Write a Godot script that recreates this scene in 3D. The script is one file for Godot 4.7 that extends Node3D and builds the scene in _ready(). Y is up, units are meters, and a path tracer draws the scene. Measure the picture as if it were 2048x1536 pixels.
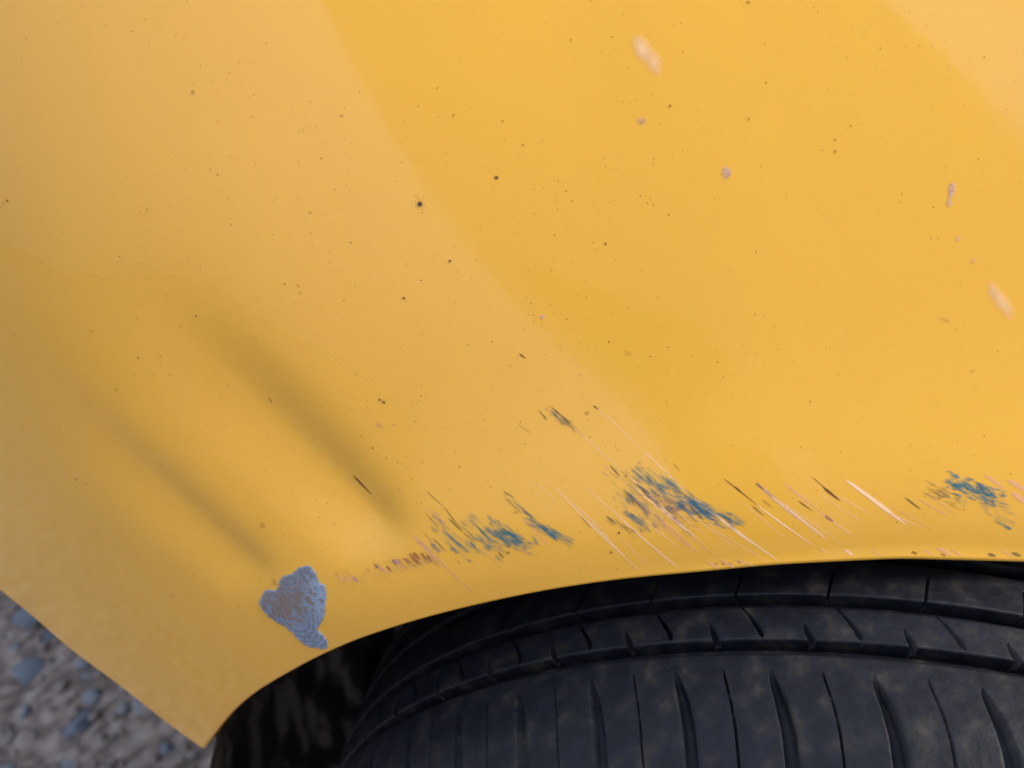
extends Node3D
# Close-up of the lower front corner of a yellow car: scraped wheel-arch lip, chipped patch, tyre below, stony ground.
# Lengths in metres, y up. The marks on the paint are listed in millimetres of the panel's own front elevation (x along the car, y above the ground).

const YELLOW := Color(0.72, 0.38, 0.050)
const WHEEL := Vector3(0.1321, 0.3, -0.158)
const STEER := deg_to_rad(-15.0)
const PITCHES := 53

var rng := RandomNumberGenerator.new()
var grain := FastNoiseLite.new()
var car: Node3D
var panel: MeshInstance3D
var mark_layer := 0
var mark_material: StandardMaterial3D

# the panel's lower outline: bumper bottom edge from the left, the pointed corner, then the wheel arch
var contour: Array[Vector2] = [Vector2(-0.92, 0.61586), Vector2(-0.62, 0.61486), Vector2(-0.4681, 0.60786), Vector2(-0.3481, 0.58586), Vector2(-0.2922, 0.55032), Vector2(-0.27416, 0.53802), Vector2(-0.25772, 0.52273), Vector2(-0.23035, 0.50685), Vector2(-0.20549, 0.48638), Vector2(-0.18927, 0.47529), Vector2(-0.17426, 0.49771), Vector2(-0.16161, 0.51565), Vector2(-0.14861, 0.53168), Vector2(-0.13529, 0.54575), Vector2(-0.12551, 0.55466), Vector2(-0.11466, 0.56358), Vector2(-0.10223, 0.57299), Vector2(-0.08911, 0.58166), Vector2(-0.07683, 0.58857), Vector2(-0.05859, 0.59651), Vector2(-0.03719, 0.60377), Vector2(-0.01545, 0.60969), Vector2(0.00653, 0.61444), Vector2(0.03439, 0.61881), Vector2(0.06288, 0.6215), Vector2(0.09219, 0.62277), Vector2(0.13354, 0.621), Vector2(0.15746, 0.61796), Vector2(0.18648, 0.61308), Vector2(0.20358, 0.60962), Vector2(0.24078, 0.5986), Vector2(0.27636, 0.58313), Vector2(0.30979, 0.56344), Vector2(0.34057, 0.53982), Vector2(0.36825, 0.51263), Vector2(0.3924, 0.48226), Vector2(0.41003, 0.45406), Vector2(0.4224, 0.42925), Vector2(0.4307, 0.40868), Vector2(0.4507, 0.34868), Vector2(0.4657, 0.29868), Vector2(0.4907, 0.25868), Vector2(0.5507, 0.23), Vector2(0.9, 0.215), Vector2(1.4, 0.21)]


# ------------------------------------------------------------------ helpers
func obj(called: String, m: Mesh, mat: Material, parent: Node, label := "", kind := "") -> MeshInstance3D:
	var o := MeshInstance3D.new()
	o.name = called
	o.mesh = m
	o.material_override = mat
	if label:
		o.set_meta("label", label)
	if kind:
		o.set_meta("kind", kind)
	parent.add_child(o, true)
	return o


func plain(c: Color, rough: float, spec := 0.5) -> StandardMaterial3D:
	var m := StandardMaterial3D.new()
	m.albedo_color = c.linear_to_srgb()
	m.roughness = rough
	m.metallic_specular = spec
	return m


func noise_tex(sd: int, freq: float, stops: Array, octaves := 5, size := 1024, warp := 0.0) -> NoiseTexture2D:
	var n := FastNoiseLite.new()
	n.seed = sd
	n.noise_type = FastNoiseLite.TYPE_SIMPLEX_SMOOTH
	n.frequency = freq
	n.fractal_octaves = octaves
	if warp > 0.0:
		n.domain_warp_enabled = true
		n.domain_warp_amplitude = warp
		n.domain_warp_frequency = freq * 1.5
	var g := Gradient.new()
	var offs := PackedFloat32Array()
	var cols := PackedColorArray()
	for s in stops:
		offs.append(s[0])
		var c: Color = s[1]
		cols.append(c.linear_to_srgb())
	g.offsets = offs
	g.colors = cols
	var t := NoiseTexture2D.new()
	t.width = size
	t.height = size
	t.seamless = true
	t.noise = n
	t.color_ramp = g
	return t


func grey_tex(sd: int, freq: float, octaves := 4, size := 512) -> NoiseTexture2D:
	return noise_tex(sd, freq, [[0.0, Color(0, 0, 0)], [1.0, Color(1, 1, 1)]], octaves, size)


func triplanar(m: StandardMaterial3D, scale: float) -> void:
	m.uv1_triplanar = true
	m.uv1_scale = Vector3.ONE * scale
	m.uv1_triplanar_sharpness = 2.0


func along(table: Array, w: float) -> float:
	if w <= table[0][0]:
		return table[0][1]
	for i in range(1, table.size()):
		if w <= table[i][0]:
			var t: float = (w - table[i - 1][0]) / (table[i][0] - table[i - 1][0])
			return lerpf(table[i - 1][1], table[i][1], t)
	return table[-1][1]


func grid_mesh(pos: PackedVector3Array, nor: PackedVector3Array, cols: int, rows: int, colors := PackedColorArray(), flip := false) -> ArrayMesh:
	var idx := PackedInt32Array()
	for r in rows - 1:
		for c in cols - 1:
			var a := r * cols + c
			if flip:
				idx.append_array([a, a + 1, a + cols, a + 1, a + cols + 1, a + cols])
			else:
				idx.append_array([a, a + cols, a + 1, a + 1, a + cols, a + cols + 1])
	var arr := []
	arr.resize(Mesh.ARRAY_MAX)
	arr[Mesh.ARRAY_VERTEX] = pos
	arr[Mesh.ARRAY_NORMAL] = nor
	if colors.size():
		arr[Mesh.ARRAY_COLOR] = colors
	arr[Mesh.ARRAY_INDEX] = idx
	var m := ArrayMesh.new()
	m.add_surface_from_arrays(Mesh.PRIMITIVE_TRIANGLES, arr)
	return m


# ------------------------------------------------------------------ the shape of the painted panel
func soft(t: float) -> float:
	t = clampf(t, 0.0, 1.0)
	return t * t * (3.0 - 2.0 * t)


func fold(x: float, y: float, a: Vector2, b: Vector2, w0: float, w1: float, amp: float) -> float:
	var d := b - a
	var l := d.length()
	d /= l
	var p := Vector2(x, y) - a
	var s := p.dot(d) / l
	var rho := -p.x * d.y + p.y * d.x
	var w := (w0 + (w1 - w0) * clampf(s, 0.0, 1.0)) * (1.75 if rho < 0.0 else 1.0)
	return -amp * soft((s + 0.25) / 0.8) * soft((1.12 - s) / 0.2) * exp(-(rho / w) * (rho / w))


func edge_distance(x: float, y: float) -> float:
	# how far above the wheel-arch edge, the arch taken as a smooth curve
	var t := clampf(x, -0.13, 0.22) - 0.03
	var k := [-17.007427, 2.626224, -1.004674, 0.123633, 0.618150]
	var e: float = (((k[0] * t + k[1]) * t + k[2]) * t + k[3]) * t + k[4]
	var d: float = ((4.0 * k[0] * t + 3.0 * k[1]) * t + 2.0 * k[2]) * t + k[3]
	return (y - e) / sqrt(1.0 + d * d)


func depth_at(x: float, y: float) -> float:
	# corner rounding towards the front of the car, inward lean with height, slight twist
	var h := y - 0.502
	var z := -0.172 + (0.045 * tanh(x / 0.3) if x > 0.0 else 0.15 * x) - 0.032 * (1.0 - exp(-25.0 * pow(maxf(x - 0.05, 0.0), 2.0))) - 0.44 * 0.028 * log(1.0 + exp((-0.165 - x) / 0.028))
	z -= 0.18 * tanh(x / 0.12) * (y - 0.611)
	z -= 0.22 * h + (0.42 * h * h if h > 0.0 else 0.0)
	# flared wheel arch with a folded lip
	var s := edge_distance(x, y)
	var q := (s - 0.02) / (0.034 if s > 0.02 else 0.03)
	z += 0.006 * exp(-q * q) * soft((x + 0.17) / 0.11)
	var c := clampf(1.0 - s / 0.0065, 0.0, 1.3)
	z += 0.0013 * soft(x / 0.09) * c * c
	# two shallow pressed folds running down to the scraped ridge
	z += fold(x, y, Vector2(-0.12662, 0.7322), Vector2(-0.05672, 0.64105), 0.021, 0.011, 0.0042)
	z += fold(x, y, Vector2(-0.17581, 0.69522), Vector2(-0.11451, 0.62095), 0.014, 0.009, 0.0021)
	return z


func on_panel(x: float, y: float, lift := 0.0) -> Vector3:
	var p := Vector3(x, y, depth_at(x, y))
	return p + panel_normal(x, y) * lift if lift != 0.0 else p


func panel_normal(x: float, y: float) -> Vector3:
	var e := 0.0002
	return Vector3(-(depth_at(x + e, y) - depth_at(x - e, y)) / (2.0 * e), -(depth_at(x, y + e) - depth_at(x, y - e)) / (2.0 * e), 1.0).normalized()


func outline_at(x: float) -> float:
	var i := 0
	while i < contour.size() - 2 and contour[i + 1].x < x:
		i += 1
	var a := contour[i]
	var b := contour[i + 1]
	var t := clampf((x - a.x) / (b.x - a.x), 0.0, 1.0)
	var slope := (b.y - a.y) / (b.x - a.x)
	# monotone cubic, the corner kept sharp
	var m0 := slope
	var m1 := slope
	if i > 0 and not corner(i):
		m0 = (b.y - contour[i - 1].y) / (b.x - contour[i - 1].x)
	if i + 2 < contour.size() and not corner(i + 1):
		m1 = (contour[i + 2].y - a.y) / (contour[i + 2].x - a.x)
	var d := b.x - a.x
	var t2 := t * t
	var t3 := t2 * t
	return (2 * t3 - 3 * t2 + 1) * a.y + (t3 - 2 * t2 + t) * d * m0 + (-2 * t3 + 3 * t2) * b.y + (t3 - t2) * d * m1


func corner(i: int) -> bool:
	return i > 0 and i < contour.size() - 1 and contour[i].y < contour[i - 1].y and contour[i].y < contour[i + 1].y


func build_panel() -> void:
	var xs := PackedFloat32Array()
	var tip := 0.0
	for i in contour.size():
		if corner(i):
			tip = contour[i].x
	var x := -0.9
	while x < tip - 0.0005:
		xs.append(x)
		x += 0.006 if x < -0.4 else 0.002
	xs.append(tip)
	x = tip + 0.0012
	while x < 1.35:
		xs.append(x)
		x += 0.0012 if x < tip + 0.03 else (0.002 if x < 0.22 else (0.004 if x < 0.415 else (0.0015 if x < 0.5 else 0.03)))
	var rise := PackedFloat32Array()
	var r := 0.0
	while r < 0.07:
		rise.append(r)
		r += 0.0008 if r < 0.01 else 0.002
	var near := rise.size()
	for k in 110:
		rise.append(float(k + 1) / 110.0)
	var cols := xs.size()
	var lip := 7
	var rows := lip + rise.size()
	var pos := PackedVector3Array()
	var nor := PackedVector3Array()
	pos.resize(cols * rows)
	nor.resize(cols * rows)
	var radius := 0.0022
	for c in cols:
		var cx := xs[c]
		var by := outline_at(cx)
		var slope := (outline_at(cx + 0.0006) - outline_at(cx - 0.0006)) / 0.0012
		by += radius * sqrt(1.0 + slope * slope) * 0.9
		var n := panel_normal(cx, by)
		var along_edge := (on_panel(cx + 0.0006, outline_at(cx + 0.0006)) - on_panel(cx - 0.0006, outline_at(cx - 0.0006))).normalized()
		var out_dir := n.cross(along_edge).normalized()
		if out_dir.y > 0.0:
			out_dir = -out_dir
		var base := on_panel(cx, by)
		# rounded edge and the flange that turns in behind it
		for k in lip:
			var at := (lip - 1 - k)
			var p: Vector3
			var nn: Vector3
			if at < 5:
				var th := PI / 2.0 * float(at + 1) / 5.0
				p = base + out_dir * radius * sin(th) - n * radius * (1.0 - cos(th))
				nn = (n * cos(th) + out_dir * sin(th)).normalized()
			else:
				p = base + out_dir * radius - n * (radius + (0.006 if at == 5 else 0.02))
				nn = out_dir
			pos[k * cols + c] = p
			nor[k * cols + c] = nn
		for k in rise.size():
			var y := by + rise[k] if k < near else lerpf(by + 0.07, 1.06, rise[k])
			pos[(lip + k) * cols + c] = on_panel(cx, y)
			nor[(lip + k) * cols + c] = panel_normal(cx, y)
	var m := plain(YELLOW, 0.11)
	m.albedo_color = Color.WHITE
	m.albedo_texture = noise_tex(3, 0.006, [[0.0, YELLOW * 0.985], [0.5, YELLOW], [1.0, YELLOW * 1.02]], 5, 512)
	m.normal_enabled = true
	var peel := FastNoiseLite.new()
	peel.seed = 12
	peel.frequency = 0.09
	peel.fractal_octaves = 2
	var pt := NoiseTexture2D.new()
	pt.width = 512
	pt.height = 512
	pt.seamless = true
	pt.noise = peel
	pt.as_normal_map = true
	pt.bump_strength = 2.0
	m.normal_texture = pt
	m.normal_scale = 0.007
	m.roughness = 1.0
	m.roughness_texture = noise_tex(9, 0.004, [[0.0, Color(0.05, 0.05, 0.05).srgb_to_linear()], [0.55, Color(0.065, 0.065, 0.065).srgb_to_linear()], [1.0, Color(0.12, 0.12, 0.12).srgb_to_linear()]], 5, 512)
	triplanar(m, 4.0)
	panel = obj("body_panel", grid_mesh(pos, nor, cols, rows), m, car, "glossy yellow painted bumper corner and wheel arch, scraped and chipped along the lip")


# ------------------------------------------------------------------ marks on the paint (millimetres)
func mark_color(i: int) -> Color:
	return [Color(0.92, 0.60, 0.37), Color(0.008, 0.19, 0.27), Color(0.012, 0.155, 0.27), Color(0.25, 0.11, 0.13), Color(0.38, 0.12, 0.035), Color(0.16, 0.065, 0.03), Color(0.14, 0.12, 0.06), Color(0.80, 0.44, 0.24), Color(0.52, 0.32, 0.30)][i]


func streak(st: SurfaceTool, a: Vector2, b: Vector2, width: float, c: Color, lift: float, bend := 0.0, blunt := 0.0, late := 0.75) -> void:
	# a tapered stroke laid on the surface; its rim fades out
	var n := maxi(4, int((b - a).length() / 0.0018))
	var d := (b - a).normalized()
	var side := Vector2(-d.y, d.x)
	var prev: Array = []
	var clear := Color(c.r, c.g, c.b, 0.0)
	for i in n + 1:
		var t := float(i) / n
		var shape := pow(sin(PI * pow(t, late)), 0.6) * (0.75 + 0.5 * absf(grain.get_noise_2d(a.x * 9000.0 + t * 60.0, a.y * 9000.0)))
		shape = maxf(shape, blunt * (1.0 if i > 0 and i < n else 0.4))
		var hw := width * 0.5 * shape
		var mid := a.lerp(b, t) + side * (bend * sin(PI * t) + width * 0.22 * grain.get_noise_2d(t * 45.0 + b.x * 5000.0, a.y * 7000.0))
		var row: Array = []
		for k in [-1.5, -0.75, 0.75, 1.5]:
			var p: Vector2 = mid + side * hw * k
			row.append(on_panel(p.x, p.y, lift))
		var nn := panel_normal(mid.x, mid.y)
		if prev.size():
			for k in 3:
				for v in [[prev[k], k], [prev[k + 1], k + 1], [row[k], k], [row[k], k], [prev[k + 1], k + 1], [row[k + 1], k + 1]]:
					st.set_color(c if v[1] == 1 or v[1] == 2 else clear)
					st.set_normal(nn)
					st.add_vertex(v[0])
		prev = row


func spot(st: SurfaceTool, at: Vector2, rx: float, ry: float, ang: float, c: Color, lift: float, soft_rim: float, dome := 0.0) -> void:
	var n := 14 if maxf(rx, ry) > 0.0006 else 7
	var clear := Color(c.r, c.g, c.b, 0.0)
	var rings := [0.0, 1.0 - soft_rim, 1.0 + soft_rim * 0.5]
	var pts: Array = []
	for q in 3:
		var ring: Array = []
		for k in n:
			var a := TAU * k / n
			var wob := 1.0 + 0.3 * grain.get_noise_2d(at.x * 20000.0 + cos(a) * 60.0, at.y * 20000.0 + sin(a) * 60.0)
			var p: Vector2 = Vector2(cos(a) * rx, sin(a) * ry).rotated(ang) * rings[q] * wob + at
			ring.append(on_panel(p.x, p.y, lift + dome * (1.0 - rings[q] * rings[q] * 0.8)))
		pts.append(ring)
	var nn := panel_normal(at.x, at.y)
	for k in n:
		var j := (k + 1) % n
		for v in [[0, k, c], [1, j, c], [1, k, c], [1, k, c], [1, j, c], [2, k, clear], [2, k, clear], [1, j, c], [2, j, clear]]:
			st.set_color(v[2])
			st.set_normal(nn)
			st.add_vertex(pts[v[0]][v[1]])


func begin() -> SurfaceTool:
	var st := SurfaceTool.new()
	st.begin(Mesh.PRIMITIVE_TRIANGLES)
	return st


func next_lift() -> float:
	mark_layer += 1
	return 0.00005 + 0.0000012 * mark_layer


func build_marks() -> void:
	mark_material = StandardMaterial3D.new()
	mark_material.vertex_color_use_as_albedo = true
	mark_material.transparency = BaseMaterial3D.TRANSPARENCY_ALPHA
	mark_material.roughness = 0.55
	mark_material.metallic_specular = 0.35
	var k := 0.001
	# fine dirt and sap specks all over the panel
	var st := begin()
	var lift := next_lift()
	for i in 8000:
		var p := Vector2(rng.randf_range(-0.34, 0.23), rng.randf_range(0.6, 0.86))
		var dens := 0.45 + 0.9 * grain.get_noise_2d(p.x * 900.0, p.y * 900.0) + (0.35 if p.x < 0.06 and p.x > -0.12 and p.y < 0.76 else 0.0)
		if rng.randf() > dens or p.y < outline_at(p.x) + 0.004:
			continue
		var r := rng.randf_range(0.00009, 0.00019) * (1.0 + 1.2 * pow(rng.randf(), 10.0))
		var c := Color(0.19, 0.075, 0.015).lerp(Color(0.07, 0.035, 0.02), rng.randf())
		c.a = rng.randf_range(0.3, 0.9)
		spot(st, p, r, r * rng.randf_range(0.7, 1.0), rng.randf() * TAU, c, lift, 0.4, 0.00008)
	obj("dirt_specks", st.commit(), mark_material, panel, "", "stuff")
	# paint rubbed off in long pale scratches
	for s in [[29.58,683.86,45.33,667.98,0.47,0,0.55],
	[45.33,667.98,62.09,651.14,0.65,0,0.7],
	[62.09,651.14,93.46,624.03,1.22,0,0.85],
	[21.32,676.79,40,658.74,0.47,0,0.6],
	[39.34,659.45,64.41,634.1,0.75,0,0.85],
	[40.45,656.17,63.87,634.74,0.6,0,0.9],
	[42.02,656.95,53.64,645.58,0.47,0,0.8],
	[1.82,660.47,8.86,647.29,0.38,0,0.4],
	[4.17,659.65,12.46,650.42,0.42,0,0.5],
	[6.64,661.28,26.32,642.87,0.38,0,0.4],
	[11.05,657.39,40.75,622.6,0.61,0,0.75],
	[16.92,651.49,29.22,639.68,0.48,0,0.55],
	[22.63,656.85,35.1,644.37,0.47,0,0.6],
	[33.76,645.9,55.53,623.33,0.88,0,0.85],
	[23.14,644.87,40.19,622.83,0.57,0,0.75],
	[22.39,644.9,31.69,635.6,0.42,0,0.6],
	[33.14,639.33,44.58,623.15,0.42,0,0.45],
	[43.15,644.58,56.98,630.95,0.57,0,0.55],
	[49.26,644.32,62.93,629.56,1.71,7,0.4],
	[45.68,645.75,59.63,631.45,1.33,7,0.3],
	[53.84,643.56,70.73,626.54,0.95,7,0.35],
	[65.65,642.93,72.86,635.77,0.57,0,0.4],
	[51.99,653.4,77.93,629.85,0.49,0,0.6],
	[55.66,653.22,76.55,634.51,0.41,0,0.5],
	[46.65,655.36,67.26,635.54,0.41,0,0.6],
	[39.46,653.98,54.45,639.39,0.41,0,0.5],
	[30.26,650.02,50.13,628.67,0.46,0,0.6],
	[69.29,638.95,89.32,623.96,0.46,0,0.5],
	[93.98,647.94,117.76,628.61,0.45,0,0.5],
	[79.27,649.14,97.05,631.77,0.45,0,0.5],
	[125.6,646.47,138.44,635.1,0.45,0,0.45],
	[85.04,647.3,106.82,628.95,0.79,0,0.9],
	[86.35,653.85,100.96,640.16,1.31,8,0.55],
	[90.44,649.97,111.12,631.58,1.5,0,0.65],
	[96.56,645.09,110.56,632.05,0.75,0,0.75],
	[94.9,654.28,110.31,640.71,1.12,7,0.45],
	[108.51,642.16,121.86,631.21,0.75,0,0.5],
	[114.81,647.65,129.02,638.65,0.56,0,0.45],
	[108.9,648.59,126.16,635.23,0.56,0,0.35],
	[118.59,652.77,141.48,633.58,1.68,0,0.9],
	[131.9,640.49,147.21,631.89,0.75,0,0.5],
	[134.78,641.93,151.83,630.13,0.56,7,0.35],
	[145.07,643.11,157.65,634.53,0.94,7,0.45],
	[148.19,644.61,160.33,635.1,0.75,7,0.4],
	[171.1,647.74,179.22,641.29,1.69,7,0.5],
	[179.46,644.93,188.49,639.13,2.25,7,0.6],
	[181.12,640.35,188.34,634.84,2.63,7,0.7],
	[-38.52,633.28,-24.63,613.61,0.99,7,0.45],
	[-19.63,636.22,-11.67,625.13,0.59,7,0.4],
	[0.03,641.97,10.37,631.45,0.58,7,0.35],
	[-2.21,646.96,6.97,635.78,0.96,7,0.3],
	[-45.94,641.41,-36.67,629.86,1.76,7,0.5],
	[-43.9,639.26,-38.52,633.28,0.98,8,0.45],
	[-38.96,640.55,-33.53,634.87,0.78,7,0.4],
	[-39.04,652.49,-29.85,642.4,0.68,7,0.4],
	[117.01,627.09,121.05,624.11,1.52,0,0.7],
	[108.33,628.8,111.11,625.79,0.76,0,0.5],
	[152.46,623.7,158.67,619.72,1.52,7,0.6],
	[157.85,622.27,162.54,619.04,1.14,7,0.5],
	[147.45,623.59,151.56,620.98,0.95,7,0.5],
	[17.83,628.93,21.39,625.36,0.58,7,0.3],
	[65.11,626.85,70.51,623.11,1.34,7,0.5],
	[70.75,626.95,76.13,623.25,1.34,7,0.5],
	[76.36,626.61,83.65,623.6,1.15,7,0.4],
	[127.23,625.98,131.84,622.98,0.95,7,0.4],
	[177.29,619.27,183.12,615.93,0.96,7,0.4]]:
		st = begin()
		var c := mark_color(s[5])
		c.a = s[6]
		streak(st, Vector2(s[0], s[1]) * k, Vector2(s[2], s[3]) * k, s[4] * k * 0.78, c, next_lift())
		obj("scratch", st.commit(), mark_material, panel)
	# dark scores and rusty scuffs
	for s in [[-66.02,662.82,-59.61,654.31,1.08,5,0.85],
	[-92.07,695.18,-90.96,692.63,0.76,5,0.5],
	[3.9,704.53,6.41,702.52,0.82,5,0.7],
	[28.89,684.26,30.73,682.57,0.65,5,0.8],
	[73.77,657.14,85.74,646.72,0.6,5,0.65],
	[77.15,654.23,80.58,651.44,0.75,5,0.7],
	[85.51,654.75,88.2,651.85,1.12,3,0.6],
	[106.1,654.88,112.64,648.72,0.56,5,0.5],
	[109.86,651.2,116.52,645.22,1.21,5,0.85],
	[100.43,647.36,106.29,642.56,0.65,6,0.6],
	[100.61,647.17,103.44,644.98,0.56,5,0.3],
	[83.36,647.09,88.06,642.6,0.75,6,0.55],
	[109.95,641.11,113.6,638.14,1.31,3,0.5],
	[87.2,648.87,91.2,645.39,0.56,6,0.45],
	[140.19,644.23,146.62,638.69,0.84,6,0.75],
	[-0.27,680.55,5.15,676.07,0.37,5,0.4],
	[-71.56,737.2,-70.06,735.84,0.53,5,0.35],
	[-71.54,734.79,-69.86,733.41,0.53,5,0.35],
	[-52.44,685.01,-50.29,682.15,1.69,8,0.3],
	[-46.14,684.14,-45.21,682.92,0.75,8,0.4],
	[55.84,663.24,58.27,660.29,0.56,6,0.4],
	[-38.11,658.35,-31.45,651.2,0.38,6,0.6],
	[-31.92,651.97,-25.97,642.32,0.58,6,0.6],
	[-31,647.8,-25.5,641.53,0.68,6,0.8],
	[-39.79,650.2,-34.28,642.87,0.39,6,0.6],
	[-41.75,642.83,-37.55,636.96,0.39,6,0.5],
	[-37.87,639.96,-33.26,634.04,0.59,6,0.7],
	[-13.14,633.78,-11.38,630.75,0.97,6,0.7],
	[-26.16,642.33,-20.74,636.66,0.48,6,0.7],
	[-24.83,643.46,-20.57,637.86,0.39,6,0.6],
	[-29.83,630.6,-28.51,628.83,0.79,5,0.3],
	[29.3,646.27,33.06,642.59,0.57,6,0.6],
	[31.84,645.43,38.72,638.7,0.47,6,0.6],
	[32.59,663.69,36.37,659.43,0.56,6,0.7],
	[60.38,648.63,65.64,642.75,0.75,6,0.9],
	[36.29,655.51,41.62,649.87,0.47,6,0.6],
	[41.32,657.32,46.38,652.8,0.75,5,0.6],
	[42.97,655.54,46.94,651.04,0.56,5,0.7],
	[38.17,654.05,41.53,650.76,0.56,5,0.4],
	[19.59,646.86,23.54,641.46,0.48,6,0.5],
	[-8.35,656.84,-4.18,653.79,0.48,6,0.8],
	[68.82,625.83,69.88,624.61,0.77,3,0.5],
	[71.44,625.7,72.48,624.31,0.77,3,0.5],
	[74.07,625.76,75.11,624.38,0.76,3,0.45],
	[77.27,625.96,78.49,624.58,0.76,3,0.5],
	[153.92,621.36,156.35,620.03,0.95,5,0.35],
	[142.82,623.26,145.44,622.08,1.14,5,0.5],
	[172.38,618.87,175.63,617.03,1.53,6,0.6],
	[181.6,617.93,185.91,615.87,1.72,6,0.5],
	[-58.58,628.31,-56.59,625.76,0.9,5,0.7],
	[-51.1,631.91,-48.35,629.09,1.38,5,0.45],
	[-43.93,634.15,-41.69,630.77,1.18,4,0.7],
	[-41.68,633.31,-39.64,629.9,0.98,5,0.7],
	[-48.34,634.01,-45.22,628.65,2.17,4,0.5],
	[-46.7,634.29,-44.08,630.79,1.38,4,0.9],
	[-63.23,628.59,-61.89,626.92,1.4,3,0.65],
	[-61.68,628.11,-59.83,625.83,1.2,8,0.6],
	[-54.84,631.27,-52.82,628.83,1.78,8,0.75],
	[-55.72,630.82,-54.08,628.57,0.99,3,0.6],
	[-66.65,626.64,-65.49,625.11,0.8,5,0.4],
	[-80.13,624.37,-79.33,623.14,0.81,5,0.4],
	[-73.52,623.02,-71.29,620.54,2.02,8,0.6],
	[-79.33,623.14,-76.65,619.78,2.43,7,0.4],
	[-76.38,623.29,-73.6,620.41,2.02,7,0.35],
	[-60.37,627.41,-57.59,624.65,1.4,7,0.4],
	[-53.73,629.39,-51.94,626.92,1.19,7,0.4]]:
		st = begin()
		var c := mark_color(s[5])
		c.a = s[6]
		streak(st, Vector2(s[0], s[1]) * k, Vector2(s[2], s[3]) * k, s[4] * k * 0.8, c, next_lift())
		obj("score_mark", st.commit(), mark_material, panel)
	# paint of another vehicle rubbed on in ragged streaks
	for s in [[-39.66,638.59,-35.85,633.87,1.76,2,7,0.8],
	[-31.79,637.29,-29.1,632.92,1.76,1,8,0.9],
	[-34.22,643.25,-24.67,633.67,1.36,1,9,0.75],
	[-23.95,638.74,-20.22,633.35,1.17,1,6,0.85],
	[-21.11,645.09,-14.46,637.1,1.35,1,7,0.85],
	[-19.99,639.25,-15.75,634.68,0.97,1,5,0.85],
	[-16,648.53,-12.34,644.28,1.35,1,6,0.6],
	[-14.22,643.19,-7.62,636.08,2.51,1,14,0.8],
	[-11.73,643.11,-3.1,636.75,2.7,1,18,0.85],
	[0.56,640.01,2.75,635.73,0.96,1,5,0.6],
	[2.68,644.92,10.66,638.06,1.72,1,16,1],
	[7.74,642.65,12.6,638.38,1.34,1,8,0.75],
	[-5.27,654.19,3.01,644.53,1.53,1,6,0.5],
	[12.53,685.82,21.53,676.95,0.93,6,5,0.75],
	[12.36,684.44,17.96,678.25,0.75,1,4,0.8],
	[8.28,684.61,11.53,680.66,0.56,6,3,0.7],
	[40.41,662.26,47.43,655.67,1.5,1,8,0.6],
	[44.67,660.69,52.3,652.87,2.25,1,12,0.6],
	[51.45,658.67,58.78,653.05,1.87,1,11,0.75],
	[58.81,651.5,68.75,644.74,2.62,2,22,0.85],
	[70.1,645.56,76.49,641.48,1.31,1,9,0.9],
	[55.73,650.28,62.06,644.42,1.88,2,12,0.85],
	[36.03,647.98,43.12,642.16,2.08,2,14,0.9],
	[40.66,651.32,46.05,645.74,1.89,3,10,0.6],
	[50.11,649.49,56.77,645.43,3.01,3,14,0.55],
	[37.24,654.09,44,647.63,2.64,6,9,0.45],
	[44.63,653.74,51.47,648.2,2.63,3,9,0.4],
	[64.24,646.28,71.34,642.2,1.69,3,8,0.4],
	[155.69,648.01,165.3,642.02,1.87,1,16,0.9],
	[166.71,646.04,175.4,638.4,2.44,2,18,0.85],
	[160.81,647.16,172.9,638.75,3,1,14,0.6],
	[149.25,646.33,154.56,642.07,0.93,6,5,0.7],
	[152.45,645.59,158.35,641.23,0.94,6,4,0.5],
	[173.8,631.82,181.48,626.81,1.13,1,6,0.7],
	[174.85,639.17,180.16,633.87,1.51,1,6,0.4],
	[158.61,642.75,164.19,637.83,2.25,1,6,0.3]]:
		st = begin()
		var a := Vector2(s[0], s[1]) * k
		var b := Vector2(s[2], s[3]) * k
		var d := b - a
		var side := Vector2(-d.y, d.x).normalized()
		var wide: float = s[4] * k
		lift = next_lift()
		for i in int(s[6] * 3.0):
			var off := rng.randf_range(-0.62, 0.62)
			var t0 := rng.randf_range(-0.05, 0.75)
			var t1 := minf(1.03, t0 + rng.randf_range(0.15, 0.5))
			if i < 3:
				off *= 0.5
				t0 = 0.06 * i
				t1 = 1.0 - 0.04 * i
			# a wedge: narrow where the scrape starts, wide where it ends
			var o0 := off * wide * lerpf(0.45, 1.1, t0)
			var o1 := off * wide * lerpf(0.45, 1.1, t1)
			var c := mark_color(s[5]).lerp(mark_color([1, 2, 6, 1][rng.randi() % 4]), 0.3 * rng.randf())
			c.a = s[7] * rng.randf_range(0.35, 0.95)
			streak(st, a + d * t0 + side * o0, a + d * t1 + side * o1, clampf(wide * rng.randf_range(0.04, 0.12), 0.00018, 0.0005), c, lift + 0.0000004 * i, 0.0, 0.0, 1.7)
		obj("paint_transfer", st.commit(), mark_material, panel, "", "stuff" if s[6] > 9 else "")
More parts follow.
